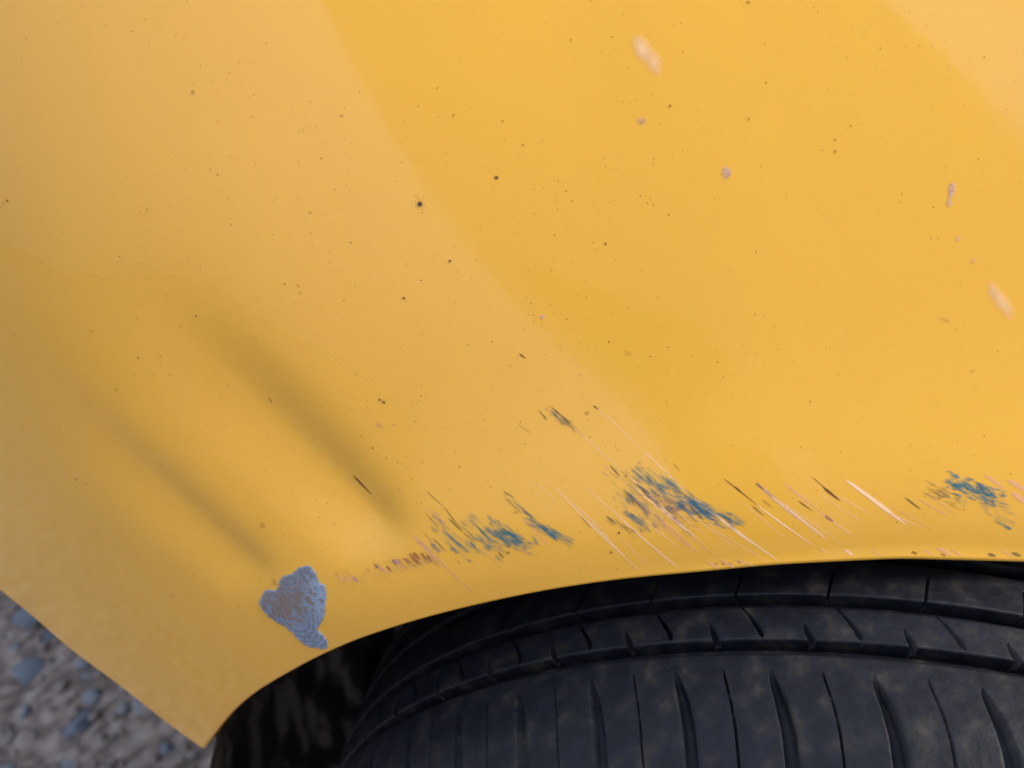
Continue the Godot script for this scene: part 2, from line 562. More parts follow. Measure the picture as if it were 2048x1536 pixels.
	# looser hatching round the heavy streaks
	for s in [[30.11,664.67,44.35,651.16,7.51,6,40,0.55],
	[34.66,655.93,45.35,642.07,9.43,2,70,0.8],
	[40.43,662.42,54.48,650.69,7.87,1,70,0.75],
	[48.96,659.47,60.83,649.48,6.37,1,50,0.75],
	[54.62,652.07,75.92,641.33,6.38,2,110,0.85],
	[46.2,651.07,61.22,643.19,7.52,3,60,0.6],
	[39.67,659.1,63.86,641.18,13.15,6,60,0.45],
	[-38.66,648.67,-23.39,633.01,6.6,1,70,0.6],
	[-26.05,648.43,-12.48,634.38,7.73,1,80,0.75],
	[-15.86,645.33,-2.64,635.71,6.17,1,110,0.85],
	[-3.07,647.73,12.9,637.57,3.83,1,60,0.8],
	[-9.58,656.17,4.06,643.73,1.72,6,26,0.6],
	[10.26,685.49,21.34,676.96,2.98,6,30,0.6],
	[146.46,647.36,159.47,640.56,4.86,6,45,0.55],
	[155.13,648.24,176.75,638.22,6.74,1,120,0.8],
	[164.36,642.49,180.96,630.47,4.89,1,40,0.45],
	[69.86,647.17,77.76,641.01,3,1,30,0.7],
	[27.18,647.46,39.45,638.48,2.66,6,24,0.5],
	[-82.73,622.92,-65.55,625.91,4.43,7,30,0.45],
	[-65.37,626.91,-38.02,633.9,5.14,7,60,0.5],
	[-64.16,627.96,-39.11,633.28,4.75,3,30,0.4],
	[-54.49,630.91,-39.7,633.29,4.34,4,34,0.5]]:
		st = begin()
		var a := Vector2(s[0], s[1]) * k
		var d := Vector2(s[2], s[3]) * k - a
		var side := Vector2(-d.y, d.x).normalized()
		lift = next_lift()
		for i in int(s[6]):
			var t := rng.randf()
			var off: float = rng.randf_range(-0.5, 0.5) * s[4] * k
			var p: Vector2 = a + d * t + side * off
			var run: Vector2 = Vector2(0.66, -0.75) if s[5] in [3, 4, 5, 7] and absf(s[1]) < 650.0 and s[0] < -20.0 else d.normalized()
			var q: Vector2 = p + run.rotated(rng.randf_range(-0.05, 0.05)) * rng.randf_range(0.0015, 0.0055)
			var c := mark_color(s[5]).lerp(mark_color([1, 2, 1, 6, 3][rng.randi() % 5]), 0.6 * rng.randf())
			c.a = s[7] * rng.randf_range(0.4, 1.0)
			streak(st, p, q, rng.randf_range(0.00014, 0.0003), c, lift + 0.0000003 * i, 0.0, 0.0, 1.4)
		obj("paint_hatching", st.commit(), mark_material, panel, "", "stuff")
	# tar dots, chips, droppings
	for s in [[-24.06,757.72,1.04,1.04,0,0,0.95],
	[3.4,762.33,0.87,0.69,30,0,0.85],
	[-16.47,738.35,0.57,0.5,0,0,1],
	[39.17,737.05,0.62,0.53,40,3,0.95],
	[-92.34,800.05,0.66,0.82,0,4,0.7],
	[-169.55,770.86,0.57,0.53,0,0,0.8],
	[13.94,716.09,0.91,0.72,0,1,0.9],
	[84.5,753.82,1.95,2.12,0,1,0.75],
	[166.3,738.42,1.45,3.07,20,1,0.8],
	[165.09,734.7,1.09,1.63,10,1,0.7],
	[55.97,772.82,2.09,1.39,20,1,0.4],
	[167.49,722.99,0.91,1.09,0,1,0.45],
	[172.89,715.51,0.91,0.91,0,1,0.5],
	[182.92,701.12,2.4,7.38,-35,2,0.7],
	[179.71,705.23,2.39,2.94,0,2,0.4],
	[58.52,793.73,2.93,4.48,-25,2,0.9],
	[62.27,789.35,2.77,4.15,-20,2,0.7],
	[66.48,776.02,0.56,0.52,0,3,0.9],
	[33.55,639.7,0.61,0.57,0,0,0.9],
	[26.37,681.72,1.12,0.84,10,4,0.6],
	[-4.45,648.88,0.86,0.76,0,4,0.55],
	[-34.55,728.21,0.71,0.46,25,0,0.9],
	[-49.42,693.35,0.74,0.48,50,0,0.8],
	[-48.11,692.29,0.84,0.52,45,0,0.85],
	[-45.55,787.65,0.5,0.44,0,3,0.8],
	[-8.62,782.76,0.51,0.44,0,3,0.7],
	[7.76,778.93,0.51,0.51,0,3,0.6],
	[13.85,770.9,0.52,0.45,0,3,0.7],
	[124.27,755.38,0.71,0.53,40,3,0.7],
	[124.58,758.82,0.71,0.46,40,3,0.6],
	[97.37,802.61,0.87,0.52,30,3,0.7],
	[93.96,768.83,0.7,0.46,30,3,0.6],
	[34.26,799.28,0.6,0.48,0,3,0.5],
	[-117.3,766.15,0.69,0.6,0,4,0.5],
	[-61.7,759.77,0.59,0.45,0,3,0.6],
	[-186.57,657.23,1.05,1.05,0,4,0.45],
	[-106.43,643.54,1.41,1.81,20,4,0.4],
	[-108.06,616.9,1.25,1.87,0,4,0.45],
	[-128.49,714.01,0.74,0.74,0,4,0.35],
	[-152.5,724.46,0.74,0.74,0,4,0.3],
	[29.9,631.92,0.58,0.58,0,0,0.8],
	[-9.3,633.45,0.66,0.58,0,0,0.7],
	[38.25,659.67,0.56,0.49,0,3,0.9],
	[43.55,700.6,1.83,0.92,30,4,0.3],
	[161.08,698.03,2.58,0.74,30,4,0.3],
	[170.02,680.52,1.11,0.74,0,4,0.3]]:
		st = begin()
		var c: Color = [Color(0.03, 0.03, 0.04), Color(0.56, 0.39, 0.33), Color(0.86, 0.60, 0.34), Color(0.2, 0.08, 0.02), Color(0.34, 0.2, 0.06)][s[5]]
		c.a = s[6] * [0.9, 0.75, 0.75, 0.75, 0.7][s[5]]
		var big: bool = s[5] == 1 or s[5] == 2
		lift = next_lift()
		var at := Vector2(s[0], s[1]) * k
		spot(st, at, s[2] * k * 0.85, s[3] * k * 0.85, -deg_to_rad(s[4]), c, lift, 0.75 if s[5] == 2 else 0.4, 0.0 if big else 0.0001)
		if s[5] == 1 and s[2] > 1.2:
			for i in 5:
				var cc := Color(0.25, 0.15, 0.14, 0.3)
				spot(st, at + Vector2(rng.randf_range(-0.6, 0.6) * s[2], rng.randf_range(-0.6, 0.6) * s[3]) * k, 0.0004, 0.0003, 0.0, cc, lift + 0.000003, 0.6)
		if s[0] < 0 and s[5] == 0 and s[2] > 1.0:
			for i in 16:
				var v: Vector2 = Vector2.from_angle(rng.randf() * TAU) * rng.randf_range(1.1, 3.0) * s[2] * k
				spot(st, at + v, 0.00018, 0.00015, 0.0, Color(0.15, 0.07, 0.03, 0.8), lift, 0.4)
		obj(["tar_spot", "stone_chip", "stain", "sap_spot", "water_mark"][s[5]], st.commit(), mark_material, panel)


func build_chip() -> void:
	# the flake of paint that came off: bare grey-blue layers in ridges
	var poly := PackedVector2Array([Vector2(-91.23, 626.71), Vector2(-90.07, 625.69), Vector2(-88.62, 624.04), Vector2(-88.28, 621.17), Vector2(-87.46, 618.51), Vector2(-86.08, 618.4), Vector2(-85.83, 615.61), Vector2(-86.65, 610.93), Vector2(-88.36, 605.66), Vector2(-90.25, 601.18), Vector2(-93.85, 595.15), Vector2(-93.84, 592.79), Vector2(-92.77, 591.38), Vector2(-91.91, 588.03), Vector2(-92.13, 584.8), Vector2(-94.53, 581.69), Vector2(-96.92, 582.49), Vector2(-100.82, 583.09), Vector2(-103.51, 585.3), Vector2(-106.12, 589.77), Vector2(-109.12, 593.61), Vector2(-113.55, 596.45), Vector2(-116.64, 600.25), Vector2(-117.89, 604.79), Vector2(-116.48, 607.93), Vector2(-113.68, 611.59), Vector2(-110.88, 612.7), Vector2(-107.71, 613.71), Vector2(-105.56, 618.04), Vector2(-103.26, 620.26), Vector2(-100.04, 621.85), Vector2(-97.14, 623.54), Vector2(-96.03, 625.23), Vector2(-93.61, 625.54)])
	for i in poly.size():
		poly[i] *= 0.001
	# round the traced outline
	var round_: PackedVector2Array = []
	var n := poly.size()
	for i in n:
		for t in 6:
			var u := t / 6.0
			var p: Vector2 = poly[i].cubic_interpolate(poly[(i + 1) % n], poly[(i - 1 + n) % n], poly[(i + 2) % n], u)
			p += Vector2(grain.get_noise_2d(p.x * 30000.0, p.y * 30000.0), grain.get_noise_2d(p.y * 30000.0, p.x * 30000.0 + 50.0)) * 0.0009
			round_.append(p)
	var step := 0.0003
	var inside := {}
	var lo := Vector2(1, 1)
	var hi := Vector2(-1, -1)
	for p in round_:
		lo = lo.min(p)
		hi = hi.max(p)
	var pts := PackedVector2Array(round_)
	var nx := int((hi.x - lo.x) / step)
	var ny := int((hi.y - lo.y) / step)
	var rim := round_.size()
	var rim_gap := PackedFloat32Array()
	rim_gap.resize(rim)
	for j in ny:
		for i in nx:
			var p := lo + Vector2(i + 0.5 * (j % 2), j) * step
			if Geometry2D.is_point_in_polygon(p, round_):
				var near := 1.0
				for q in round_:
					near = minf(near, q.distance_squared_to(p))
				if near > step * step * 0.5:
					pts.append(p)
					rim_gap.append(sqrt(near))
	var tri := Geometry2D.triangulate_delaunay(pts)
	var swirl := Vector2(-0.0935, 0.6325)
	var pos := PackedVector3Array()
	var col := PackedColorArray()
	for i in pts.size():
		var p := pts[i]
		var e := 1.0
		if i < rim:
			e = 0.0
		var nz := grain.get_noise_2d(p.x * 14000.0, p.y * 14000.0)
		var nf := grain.get_noise_2d(p.x * 70000.0, p.y * 70000.0)
		var u := (p.x - lo.x) / (hi.x - lo.x)
		var v := (hi.y - p.y) / (hi.y - lo.y)
		# terraces of old paint layers around the worn middle
		var q := Vector2((u - 0.47) * 0.82, v - 0.57)
		var dist := Vector2(q.x * 1.25, q.y * 0.9).length() + 0.035 * nz
		var band := fposmod(dist / 0.062, 1.0)
		var low := soft((dist - 0.1) / 0.06) * soft((v - 0.4 - 0.25 * maxf(0.0, u - 0.55)) / 0.2)
		var ridge := (soft(band / 0.35) - soft((band - 0.5) / 0.5)) * low
		var top := 1.0 - soft((v - 0.1 + 0.25 * nz - 0.22 * (0.6 - u)) / 0.2)
		var rough := (nf * 0.6 + nz * 0.5) * (0.25 + 0.75 * top)
		pos.append(on_panel(p.x, p.y, 0.00024 + 0.00014 * ridge + 0.0003 * rough if i >= rim else 0.00002))
		var c := Color(0.175, 0.225, 0.315)
		c = c.lerp(Color(0.245, 0.315, 0.44), soft((u - 0.6) / 0.3) * 0.8 + clampf(nz * 0.5, -0.2, 0.3))
		c = c.lerp(Color(0.15, 0.158, 0.185), top * 0.85)
		c = c.lerp(Color(0.12, 0.14, 0.2), clampf(low * (1.0 - ridge) * 0.8, 0.0, 1.0))
		var brown := 1.15 - Vector2((u - 0.38) / 0.42, (v - 0.46 + 0.25 * (u - 0.36)) / 0.21).length()
		brown = maxf(brown, 1.05 - Vector2((u - 0.6) / 0.14, (v - 0.32) / 0.12).length()) + 1.5 * nz + 0.25 * nf
		c = c.lerp(Color(0.18, 0.13, 0.108), soft(brown * 1.6) * 0.9)
		c = c.lerp(Color(0.25, 0.30, 0.39), (1.0 - soft(rim_gap[i] / 0.0012)) * 0.55)
		c = c.darkened(clampf(-nf * 1.2 * top - 0.15, 0.0, 0.6))
		col.append(c)
	var st := begin()
	st.set_smooth_group(0)
	var i := 0
	while i + 2 < tri.size():
		var a := tri[i]
		var b := tri[i + 1]
		var c := tri[i + 2]
		i += 3
		if not Geometry2D.is_point_in_polygon((pts[a] + pts[b] + pts[c]) / 3.0, round_):
			continue
		if (pts[b] - pts[a]).cross(pts[c] - pts[a]) > 0.0:
			var t := b
			b = c
			c = t
		for v in [a, b, c]:
			st.set_color(col[v])
			st.add_vertex(pos[v])
	st.index()
	st.generate_normals()
	var m := StandardMaterial3D.new()
	m.vertex_color_use_as_albedo = true
	m.roughness = 0.6
	obj("chipped_patch", st.commit(), m, panel, "bare grey-blue patch with brown dirt where the yellow paint has flaked off")


# ------------------------------------------------------------------ wheel
func tread_radius(w: float) -> float:
	if w < 0.0:
		var s := (w + 0.031) / 0.031
		var r := 0.3 + (0.0015 * (1.0 - s * s) if w > -0.062 else 0.0)
		if w < -0.075:
			r -= 0.12 * (-0.075 - w) + 9.0 * pow(-0.075 - w, 2.0)
		return r
	if w < 0.02:
		return 0.3 - 0.0012 * pow(w / 0.02, 2.0)
	return 0.3 - 0.0012 - 0.12 * (w - 0.02) - 9.0 * pow(w - 0.02, 2.0)


func rib(called: String, parent: Node, mat: Material, w0: float, w1: float, features: Array, open_out := false, open_in := false) -> MeshInstance3D:
	# one band of the tread with its cross cuts; features: [place in the pitch, [[w, shift in rad] ...], [[w, half width] ...], [[w, depth] ...]]
	var rows: Array = []  # [w, drop, axial tilt of the normal]
	if not open_in:
		rows.append([w0 + 0.0006, 0.0075, -1.0])
		rows.append([w0, 0.0009, -1.0])
		rows.append([w0 + 0.0003, 0.0003, -0.6])
		rows.append([w0 + 0.001, 0.0, -0.15])
	var steps := int((w1 - w0 - 0.002) / 0.0013)
	for i in steps + 1:
		rows.append([lerpf(w0 + 0.0015, w1 - 0.0015, float(i) / steps), 0.0, 0.0])
	if not open_out:
		rows.append([w1 - 0.001, 0.0, 0.15])
		rows.append([w1 - 0.0003, 0.0003, 0.6])
		rows.append([w1, 0.0009, 1.0])
		rows.append([w1 - 0.0006, 0.0075, 1.0])
	else:
		rows.append([w1, 0.0, 0.0])
	var unit := TAU / PITCHES
	var cuts := [[-1.4, 0.0, 0.0], [-1.0, 0.08, -0.35], [-0.86, 1.0, -0.8], [0.86, 1.0, 0.8], [1.0, 0.08, 0.35], [1.4, 0.0, 0.0]]
	var cols: Array = []  # [feature, cut] or [feature before, feature after, share]
	for p in PITCHES:
		for k in features.size():
			for c in cuts:
				cols.append([p, k, c])
			for f in [0.25, 0.5, 0.75]:
				cols.append([p, k, f])
	cols.append([PITCHES, 0, cuts[0]])
	var pos := PackedVector3Array()
	var nor := PackedVector3Array()
	for row in rows:
		var w: float = row[0]
		var r := tread_radius(w)
		var lean := -(tread_radius(w + 0.0005) - tread_radius(w - 0.0005)) / 0.001
		for c in cols:
			var feat: Array = features[c[1]]
			var mid: float = (c[0] + feat[0]) * unit + along(feat[1], w)
			var half: float = along(feat[2], w) / 0.3
			var ang := 0.0
			var drop: float = row[1]
			var side := 0.0
			if c[2] is Array:
				ang = mid + half * c[2][0]
				drop = maxf(drop, along(feat[3], w) * c[2][1])
				side = c[2][2] * clampf(along(feat[3], w) / 0.003, 0.0, 1.0)
				# walls face into the cut
				side = -side
			else:
				var nk := int(c[1]) + 1
				var np := int(c[0])
				if nk == features.size():
					nk = 0
					np += 1
				var nf: Array = features[nk]
				var a0: float = mid + half * 1.4
				var a1: float = (np + nf[0]) * unit + along(nf[1], w) - along(nf[2], w) / 0.3 * 1.4
				ang = lerpf(a0, a1, c[2])
			var radial := Vector3(sin(ang), cos(ang), 0)
			var round_dir := Vector3(cos(ang), -sin(ang), 0)
			pos.append(radial * (r - drop) + Vector3(0, 0, w))
			nor.append((radial * (1.0 - absf(row[2]) * 1.05) + Vector3(0, 0, lean + row[2]) + round_dir * side).normalized())
	return obj(called, grid_mesh(pos, nor, cols.size(), rows.size(), PackedColorArray(), true), mat, parent)


func lathe(profile: Array, segments: int) -> ArrayMesh:
	var pos := PackedVector3Array()
	var nor := PackedVector3Array()
	for i in profile.size():
		var a: Vector2 = profile[maxi(i - 1, 0)]
		var b: Vector2 = profile[mini(i + 1, profile.size() - 1)]
		var t := (b - a).normalized()
		for k in segments + 1:
			var ang := TAU * k / segments
			var radial := Vector3(sin(ang), cos(ang), 0)
			pos.append(radial * profile[i].y + Vector3(0, 0, profile[i].x))
			nor.append((radial * t.x - Vector3(0, 0, t.y)).normalized())
	return grid_mesh(pos, nor, segments + 1, profile.size(), PackedColorArray(), true)


func rubber(sd: int) -> StandardMaterial3D:
	var m := StandardMaterial3D.new()
	var base := Color(0.0085, 0.009, 0.0135)
	m.albedo_texture = noise_tex(sd, 0.009, [[0.0, base * 0.8], [0.4, base], [0.58, base * 1.4], [0.72, Color(0.019, 0.0175, 0.018)], [1.0, Color(0.046, 0.039, 0.036)]], 8, 1024, 10.0)
	m.roughness = 0.5
	m.metallic_specular = 0.3
	m.normal_enabled = true
	var n := FastNoiseLite.new()
	n.seed = sd + 5
	n.frequency = 0.05
	n.fractal_octaves = 4
	var t := NoiseTexture2D.new()
	t.width = 512
	t.height = 512
	t.seamless = true
	t.noise = n
	t.as_normal_map = true
	t.bump_strength = 3.0
	m.normal_texture = t
	m.normal_scale = 0.25
	triplanar(m, 7.0)
	return m


func build_wheel() -> void:
	var mat := rubber(21)
	var profile: Array = []
	for p in [[-0.095, 0.2], [-0.108, 0.225], [-0.112, 0.25], [-0.106, 0.275], [-0.098, 0.286], [-0.09, 0.289], [-0.075, 0.2925], [-0.04, 0.294], [0.0, 0.2925], [0.03, 0.2885], [0.046, 0.284], [0.0505, 0.2795], [0.055, 0.268], [0.058, 0.25], [0.056, 0.225], [0.046, 0.2]]:
		profile.append(Vector2(p[0], p[1]))
	var tyre := obj("tyre", lathe(profile, 160), mat, car, "worn black tyre with brown dust in its tread")
	tyre.transform = Transform3D(Basis(Vector3.UP, STEER), WHEEL)
	var sweep := [[0.008, -0.0012], [0.0105, 0.0], [0.019, 0.0075], [0.029, 0.0126], [0.041, 0.0135], [0.055, 0.0135]]
	var wide_cut := [0.64, sweep, [[0.007, 0.0003], [0.0085, 0.0009], [0.012, 0.0016], [0.018, 0.0023], [0.03, 0.0027], [0.055, 0.0029]], [[0.007, 0.0], [0.009, 0.0015], [0.013, 0.0055], [0.045, 0.0055], [0.055, 0.004]]]
	var fine_cut := [0.15, [[0.007, -0.0012], [0.01, 0.0], [0.02, 0.0062], [0.029, 0.0094], [0.041, 0.0102], [0.055, 0.0102]], [[0.007, 0.0002], [0.009, 0.0005], [0.055, 0.00065]], [[0.007, 0.0], [0.0085, 0.004], [0.0155, 0.004], [0.016, 0.0007], [0.0175, 0.0007], [0.018, 0.004], [0.023, 0.004], [0.0235, 0.001], [0.0245, 0.001], [0.025, 0.004], [0.055, 0.004]]]
	rib("shoulder_rib", tyre, mat, 0.0, 0.0525, [fine_cut, wide_cut], true)
	var long_cut := [0.59, [[-0.0235, -0.0315], [-0.0205, -0.0262], [-0.017, -0.0172], [-0.0105, -0.0055], [-0.004, 0.0]], [[-0.0235, 0.0003], [-0.019, 0.0005], [-0.013, 0.0011], [-0.0085, 0.0012], [-0.0065, 0.0003]], [[-0.0235, 0.005], [-0.0085, 0.005], [-0.0068, 0.0]]]
	var notch := [0.085, [[-0.012, -0.0075], [-0.0045, 0.0]], [[-0.0125, 0.0003], [-0.011, 0.0009], [-0.008, 0.0014], [-0.0045, 0.0016]], [[-0.0125, 0.0], [-0.0112, 0.003], [-0.0045, 0.006]]]
	rib("tread_rib", tyre, mat, -0.0208, -0.0055, [notch, long_cut])
	var mirrored := [0.3, [[-0.046, 0.02], [-0.026, 0.0]], [[-0.046, 0.0008], [-0.026, 0.0006]], [[-0.04, 0.0], [-0.038, 0.004], [-0.026, 0.004]]]
	rib("tread_rib", tyre, mat, -0.0455, -0.0265, [mirrored])
	rib("tread_rib", tyre, mat, -0.0665, -0.0515, [mirrored])
	var inner := [0.5, [[-0.11, 0.0], [-0.07, 0.01]], [[-0.11, 0.002], [-0.082, 0.002], [-0.078, 0.0003]], [[-0.11, 0.005], [-0.082, 0.005], [-0.078, 0.0]]]
	rib("tread_rib", tyre, mat, -0.106, -0.0725, [inner], false, true)
	# wheel disc behind the sidewall
	var rim_profile: Array = []
	for p in [[-0.09, 0.2], [-0.088, 0.19], [-0.06, 0.18], [0.02, 0.178], [0.04, 0.19], [0.047, 0.203], [0.05, 0.2], [0.046, 0.185], [0.02, 0.172], [0.005, 0.12], [0.005, 0.0]]:
		rim_profile.append(Vector2(p[0], p[1]))
	var silver := plain(Color(0.4, 0.41, 0.43), 0.35)
	silver.metallic = 0.8
	var rim := obj("wheel_rim", lathe(rim_profile, 96), silver, car)
	rim.transform = tyre.transform
	for i in 5:
		var st := begin()
		box(st, Vector3(-0.022, 0.05, 0.024), Vector3(0.022, 0.176, 0.041))
		var spoke := obj("spoke", st.commit(), silver, rim)
		spoke.rotation.z = TAU * i / 5.0
	var cap := CylinderMesh.new()
	cap.top_radius = 0.05
	cap.bottom_radius = 0.058
	cap.height = 0.03
	var hub := obj("hub_cap", cap, silver, rim)
	hub.transform = Transform3D(Basis(Vector3.RIGHT, PI / 2.0), Vector3(0, 0, 0.04))


func build_inside() -> void:
	var black := plain(Color(0.012, 0.012, 0.013), 0.7, 0.3)
	# liner of the wheel arch, muddy, running down behind the bumper corner
	var path: Array[Vector3] = []
	for i in 25:
		var t := i / 24.0
		var y := lerpf(0.08, 0.47, t)
		path.append(Vector3(0.1321 - sqrt(0.3605 * 0.3605 - (y - 0.3) * (y - 0.3)), y, lerpf(-0.27, -0.238, t)))
	var x := -0.18
	while x < 0.435:
		var y := outline_at(x) + 0.01
		path.append(Vector3(x, y, minf(depth_at(x, y), -0.13) - 0.022))
		x += 0.01
	var pos := PackedVector3Array()
	var nor := PackedVector3Array()
	for k in 6:
		for p in path:
			var lift := 0.05 * soft(k / 2.0) if p.x > -0.17 else 0.0
			pos.append(Vector3(p.x, p.y + lift, lerpf(p.z, -0.62, k / 5.0)))
			nor.append((Vector3(0.1077, 0.19, 0) - Vector3(p.x, p.y, 0)).normalized())
	var muddy := plain(Color.WHITE, 0.75, 0.3)
	muddy.albedo_texture = noise_tex(77, 0.008, [[0.0, Color(0.015, 0.014, 0.014)], [0.42, Color(0.03, 0.028, 0.028)], [0.55, Color(0.09, 0.08, 0.078)], [0.7, Color(0.24, 0.22, 0.23)]], 4, 512, 12.0)
	triplanar(muddy, 4.0)
	obj("wheel_arch_liner", grid_mesh(pos, nor, path.size(), 6, PackedColorArray(), true), muddy, car)
	# the body behind the panel: floor, inner wing and the far side
	var st := begin()
	prism(st, PackedVector2Array([Vector2(-0.38, -0.64), Vector2(-0.55, -0.7), Vector2(-0.72, -1.0), Vector2(-0.78, -1.9), Vector2(2.2, -1.9), Vector2(2.2, -0.6)]), 0.2, 0.695)
	prism(st, PackedVector2Array([Vector2(-0.395, -0.565), Vector2(-0.95, -1.02), Vector2(-0.95, -1.06), Vector2(-0.395, -0.605)]), 0.05, 0.6)
	prism(st, PackedVector2Array([Vector2(-0.12, -0.275), Vector2(-0.36, -0.43), Vector2(-0.55, -0.6), Vector2(-0.92, -1.0), Vector2(-0.78, -1.9), Vector2(2.2, -1.9), Vector2(2.2, -0.275)]), 0.7, 0.72)
	st.generate_normals()
	obj("underbody", st.commit(), black, car)


func prism(st: SurfaceTool, plan: PackedVector2Array, y0: float, y1: float) -> void:
	var tri := Geometry2D.triangulate_polygon(plan)
	for t in tri.size() / 3:
		for v in [tri[t * 3], tri[t * 3 + 1], tri[t * 3 + 2]]:
			st.add_vertex(Vector3(plan[v].x, y0, plan[v].y))
		for v in [tri[t * 3], tri[t * 3 + 2], tri[t * 3 + 1]]:
			st.add_vertex(Vector3(plan[v].x, y1, plan[v].y))
	for i in plan.size():
		var a := plan[i]
		var b := plan[(i + 1) % plan.size()]
		for v in [Vector3(a.x, y0, a.y), Vector3(b.x, y0, b.y), Vector3(b.x, y1, b.y), Vector3(a.x, y0, a.y), Vector3(b.x, y1, b.y), Vector3(a.x, y1, a.y)]:
			st.add_vertex(v)


# ------------------------------------------------------------------ ground
func ground_height(x: float, z: float) -> float:
	var near := soft((1.25 - absf(x + 0.35)) / 0.3) * soft((1.1 - absf(z + 0.4)) / 0.3)
	return near * (0.009 * grain.get_noise_2d(x * 900.0, z * 900.0) + 0.008 * grain.get_noise_2d(x * 2600.0, z * 2600.0)) - 0.002


func build_ground() -> MeshInstance3D:
	var m := StandardMaterial3D.new()
	m.albedo_texture = noise_tex(41, 0.02, [[0.0, Color(0.10, 0.085, 0.08)], [0.4, Color(0.25, 0.19, 0.165)], [0.6, Color(0.33, 0.255, 0.22)], [0.8, Color(0.38, 0.32, 0.29)], [1.0, Color(0.28, 0.26, 0.26)]], 6, 1024, 20.0)
	m.roughness = 0.95
	m.metallic_specular = 0.2
	triplanar(m, 1.6)
	m.uv1_world_triplanar = true
	# one sheet: fine where the picture shows it, coarse towards the horizon
	var xs := PackedFloat32Array([-60, -20, -8, -4, -2.2])
	var zs := PackedFloat32Array([-60, -20, -8, -4, -2.2])
	for i in 208:
		xs.append(-1.6 + i * 0.0125)
	for i in 180:
		zs.append(-1.5 + i * 0.0125)
	xs.append_array([1.2, 2.0, 4.0, 8.0, 20.0, 60.0])
	zs.append_array([0.9, 2.0, 4.0, 8.0, 20.0, 60.0])
	var pos := PackedVector3Array()
	var nor := PackedVector3Array()
	for z in zs:
		for x in xs:
			pos.append(Vector3(x, ground_height(x, z), z))
			nor.append(Vector3(ground_height(x - 0.004, z) - ground_height(x + 0.004, z), 0.008, ground_height(x, z - 0.004) - ground_height(x, z + 0.004)).normalized())
	var g := obj("ground", grid_mesh(pos, nor, xs.size(), zs.size(), PackedColorArray(), true), m, self, "trodden brown earth set with blue-grey stones below the car", "structure")
	# stones bedded in the earth
	var shapes: Array[ArrayMesh] = []
	for s in 8:
		shapes.append(stone(100 + s))
	var mats: Array[StandardMaterial3D] = []
	for c in [Color(0.17, 0.19, 0.225), Color(0.22, 0.235, 0.26), Color(0.27, 0.26, 0.265), Color(0.34, 0.31, 0.29), Color(0.12, 0.135, 0.165), Color(0.26, 0.21, 0.185)]:
		var sm := plain(Color.WHITE, 0.85, 0.3)
		sm.albedo_texture = noise_tex(60 + mats.size(), 0.03, [[0.0, c * 0.7], [0.5, c], [1.0, c * 1.3]], 4, 256)
		triplanar(sm, 20.0)
		mats.append(sm)
	var placed: Array[Vector3] = []
	var tries := 0
	while placed.size() < 290 and tries < 20000:
		tries += 1
		var p := Vector3(rng.randf_range(-1.05, 0.0), 0, rng.randf_range(-1.2, -0.35))
		var r := 0.007 + 0.016 * pow(rng.randf(), 1.6)
		var ok := true
		for q in placed:
			if Vector2(q.x - p.x, q.z - p.z).length() < (r + q.y) * 1.02:
				ok = false
				break
		if not ok:
			continue
		placed.append(Vector3(p.x, r, p.z))
		var o := obj("stone", shapes[rng.randi() % shapes.size()], mats[[0, 0, 1, 1, 2, 3, 4, 5][rng.randi() % 8]], g)
		o.position = Vector3(p.x, ground_height(p.x, p.z) - r * 0.12, p.z)
		o.rotation = Vector3(rng.randf_range(-0.25, 0.25), rng.randf() * TAU, rng.randf_range(-0.25, 0.25))
		o.scale = Vector3(r * rng.randf_range(0.9, 1.4), r * rng.randf_range(0.45, 0.8), r)
	var mm := MultiMesh.new()
	mm.transform_format = MultiMesh.TRANSFORM_3D
	mm.mesh = stone(300)
	mm.instance_count = 2500
	for i in 2500:
		var p := Vector2(rng.randf_range(-1.15, 0.25), rng.randf_range(-1.3, -0.2))
		var r := rng.randf_range(0.0018, 0.006)
		var b := Basis.from_euler(Vector3(rng.randf_range(-0.4, 0.4), rng.randf() * TAU, 0)).scaled(Vector3(r, r * 0.7, r))
		mm.set_instance_transform(i, Transform3D(b, Vector3(p.x, ground_height(p.x, p.y) + r * 0.2, p.y)))
	var mi := MultiMeshInstance3D.new()
	mi.name = "gravel"
	mi.multimesh = mm
	mi.material_override = mats[5]
	mi.set_meta("kind", "stuff")
	g.add_child(mi, true)
	return g


func stone(sd: int) -> ArrayMesh:
	var n := FastNoiseLite.new()
	n.seed = sd
	n.frequency = 0.9
	var cols := 11
	var rows := 7
	var pos := PackedVector3Array()
	var nor := PackedVector3Array()
	for r in rows:
		for c in cols:
			var a := TAU * (c % (cols - 1)) / (cols - 1)
			var b := PI * r / (rows - 1)
			var d := Vector3(sin(b) * cos(a), cos(b), sin(b) * sin(a))
			var k := 1.0 + 0.95 * n.get_noise_3d(d.x, d.y, d.z) + 0.35 * n.get_noise_3d(d.x * 3.0, d.y * 3.0, d.z * 3.0)
			# flattened faces
			var v: Vector3 = d * k
			v.y = clampf(v.y, -0.8, 0.62)
			pos.append(v)
			nor.append(d)
	return grid_mesh(pos, nor, cols, rows)


# ------------------------------------------------------------------ what the paint mirrors
func box(st: SurfaceTool, lo: Vector3, hi: Vector3) -> void:
	var b := BoxMesh.new()
	b.size = hi - lo
	st.append_from(b, 0, Transform3D(Basis(), (lo + hi) / 2.0))


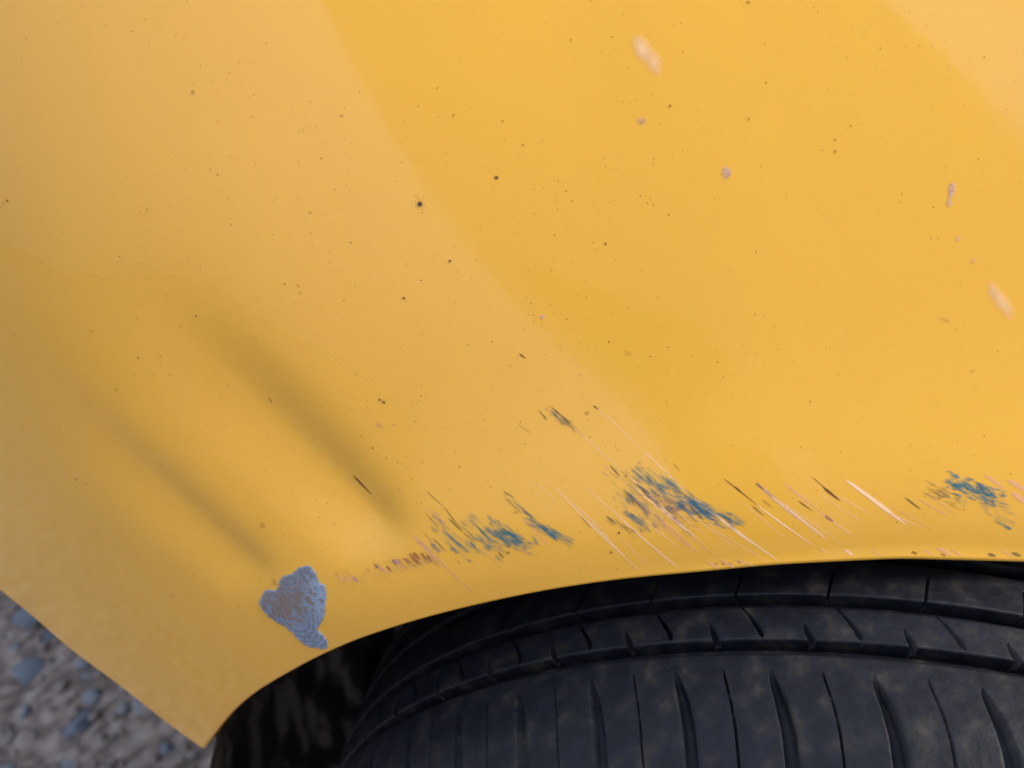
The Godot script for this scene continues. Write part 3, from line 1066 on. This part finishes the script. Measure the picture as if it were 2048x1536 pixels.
func build_house() -> void:
	var h := Node3D.new()
	h.name = "house"
	add_child(h)
	h.position = Vector3(0.28, 0, 3.4)
	h.set_meta("label", "pale rendered house with a dark double door and a white door, mirrored in the paint")
	h.set_meta("category", "house")
	var render_coat := plain(Color(0.5, 0.47, 0.43), 0.9, 0.2)
	var slate := plain(Color(0.06, 0.05, 0.05), 0.8, 0.2)
	for e in [[Vector3(0, -0.05, 0), Vector3(4.03, 6.2, 2.4)], [Vector3(4.033, -0.05, 0.05), Vector3(7.0, 3.35, 2.4)]]:
		var st := begin()
		box(st, e[0], e[1])
		obj("wall", st.commit(), render_coat, h)
	for e in [[Vector3(-0.1, 6.203, -0.15), Vector3(4.13, 6.35, 2.5)], [Vector3(4.133, 3.353, -0.05), Vector3(7.1, 3.45, 2.5)]]:
		var st := begin()
		box(st, e[0], e[1])
		obj("roof", st.commit(), slate, h)
	for d in [[0.03, 0.83, 2.02, Color(0.025, 0.025, 0.028)], [0.87, 1.2, 2.02, Color(0.8, 0.8, 0.78)]]:
		var tone: Color = d[3]
		var st := begin()
		box(st, Vector3(d[0], 0.0, -0.03), Vector3(d[1], d[2], -0.002))
		var door := obj("door", st.commit(), plain(tone, 0.5), h)
		st = begin()
		box(st, Vector3(d[1] - 0.1, 1.0, -0.06), Vector3(d[1] - 0.05, 1.12, -0.032))
		obj("handle", st.commit(), plain(Color(0.3, 0.3, 0.3), 0.3), door)


func _ready() -> void:
	rng.seed = 11
	grain.seed = 4
	grain.frequency = 0.02
	grain.fractal_octaves = 4
	# camera: a phone held close, tilted down and a little askew
	var cam := Camera3D.new()
	cam.name = "camera"
	var fwd := Vector3(0, -0.58778525, -0.80901699)
	var right := Vector3(0.99254615, -0.09859437, 0.071633)
	var up := right.cross(fwd)
	cam.transform = Transform3D(Basis(right, up, -fwd), Vector3(0, 0.861, 0))
	cam.fov = 53.1301
	cam.near = 0.02
	cam.far = 200.0
	var att := CameraAttributesPhysical.new()
	att.frustum_focal_length = 24.0
	att.frustum_near = 0.02
	att.frustum_far = 200.0
	att.frustum_focus_distance = 0.28856
	att.exposure_aperture = 6.5
	cam.attributes = att
	add_child(cam)
	cam.make_current()
	var env := Environment.new()
	var sky := Sky.new()
	var sm := ProceduralSkyMaterial.new()
	sm.sky_top_color = Color(0.68, 0.82, 1.06).linear_to_srgb()
	sm.sky_horizon_color = Color(0.30, 0.33, 0.38).linear_to_srgb()
	sm.sky_curve = 0.28
	sm.ground_bottom_color = Color(0.12, 0.105, 0.095).linear_to_srgb()
	sm.ground_horizon_color = Color(0.2, 0.18, 0.17).linear_to_srgb()
	sky.sky_material = sm
	env.background_mode = Environment.BG_SKY
	env.sky = sky
	env.background_energy_multiplier = 1.0
	env.tonemap_mode = Environment.TONE_MAPPER_LINEAR
	env.tonemap_exposure = 1.53
	env.sdfgi_enabled = true
	env.ssao_enabled = true
	env.ssil_enabled = true
	var we := WorldEnvironment.new()
	we.name = "world_environment"
	we.environment = env
	add_child(we)
	var sun := DirectionalLight3D.new()
	sun.name = "sun"
	sun.light_color = Color(1.0, 0.96, 0.9)
	sun.light_energy = 0.75
	sun.light_angular_distance = 15.0
	sun.shadow_enabled = true
	add_child(sun)
	sun.look_at_from_position(Vector3.ZERO, -Vector3(0.76, 0.62, 0.22), Vector3.UP)

	build_ground()
	build_house()
	car = Node3D.new()
	car.name = "car"
	add_child(car)
	car.set_meta("label", "yellow car seen close at its scraped bumper corner, wheel arch and tyre")
	car.set_meta("category", "car")
	build_inside()
	build_wheel()
	build_panel()
	build_marks()
	build_chip()
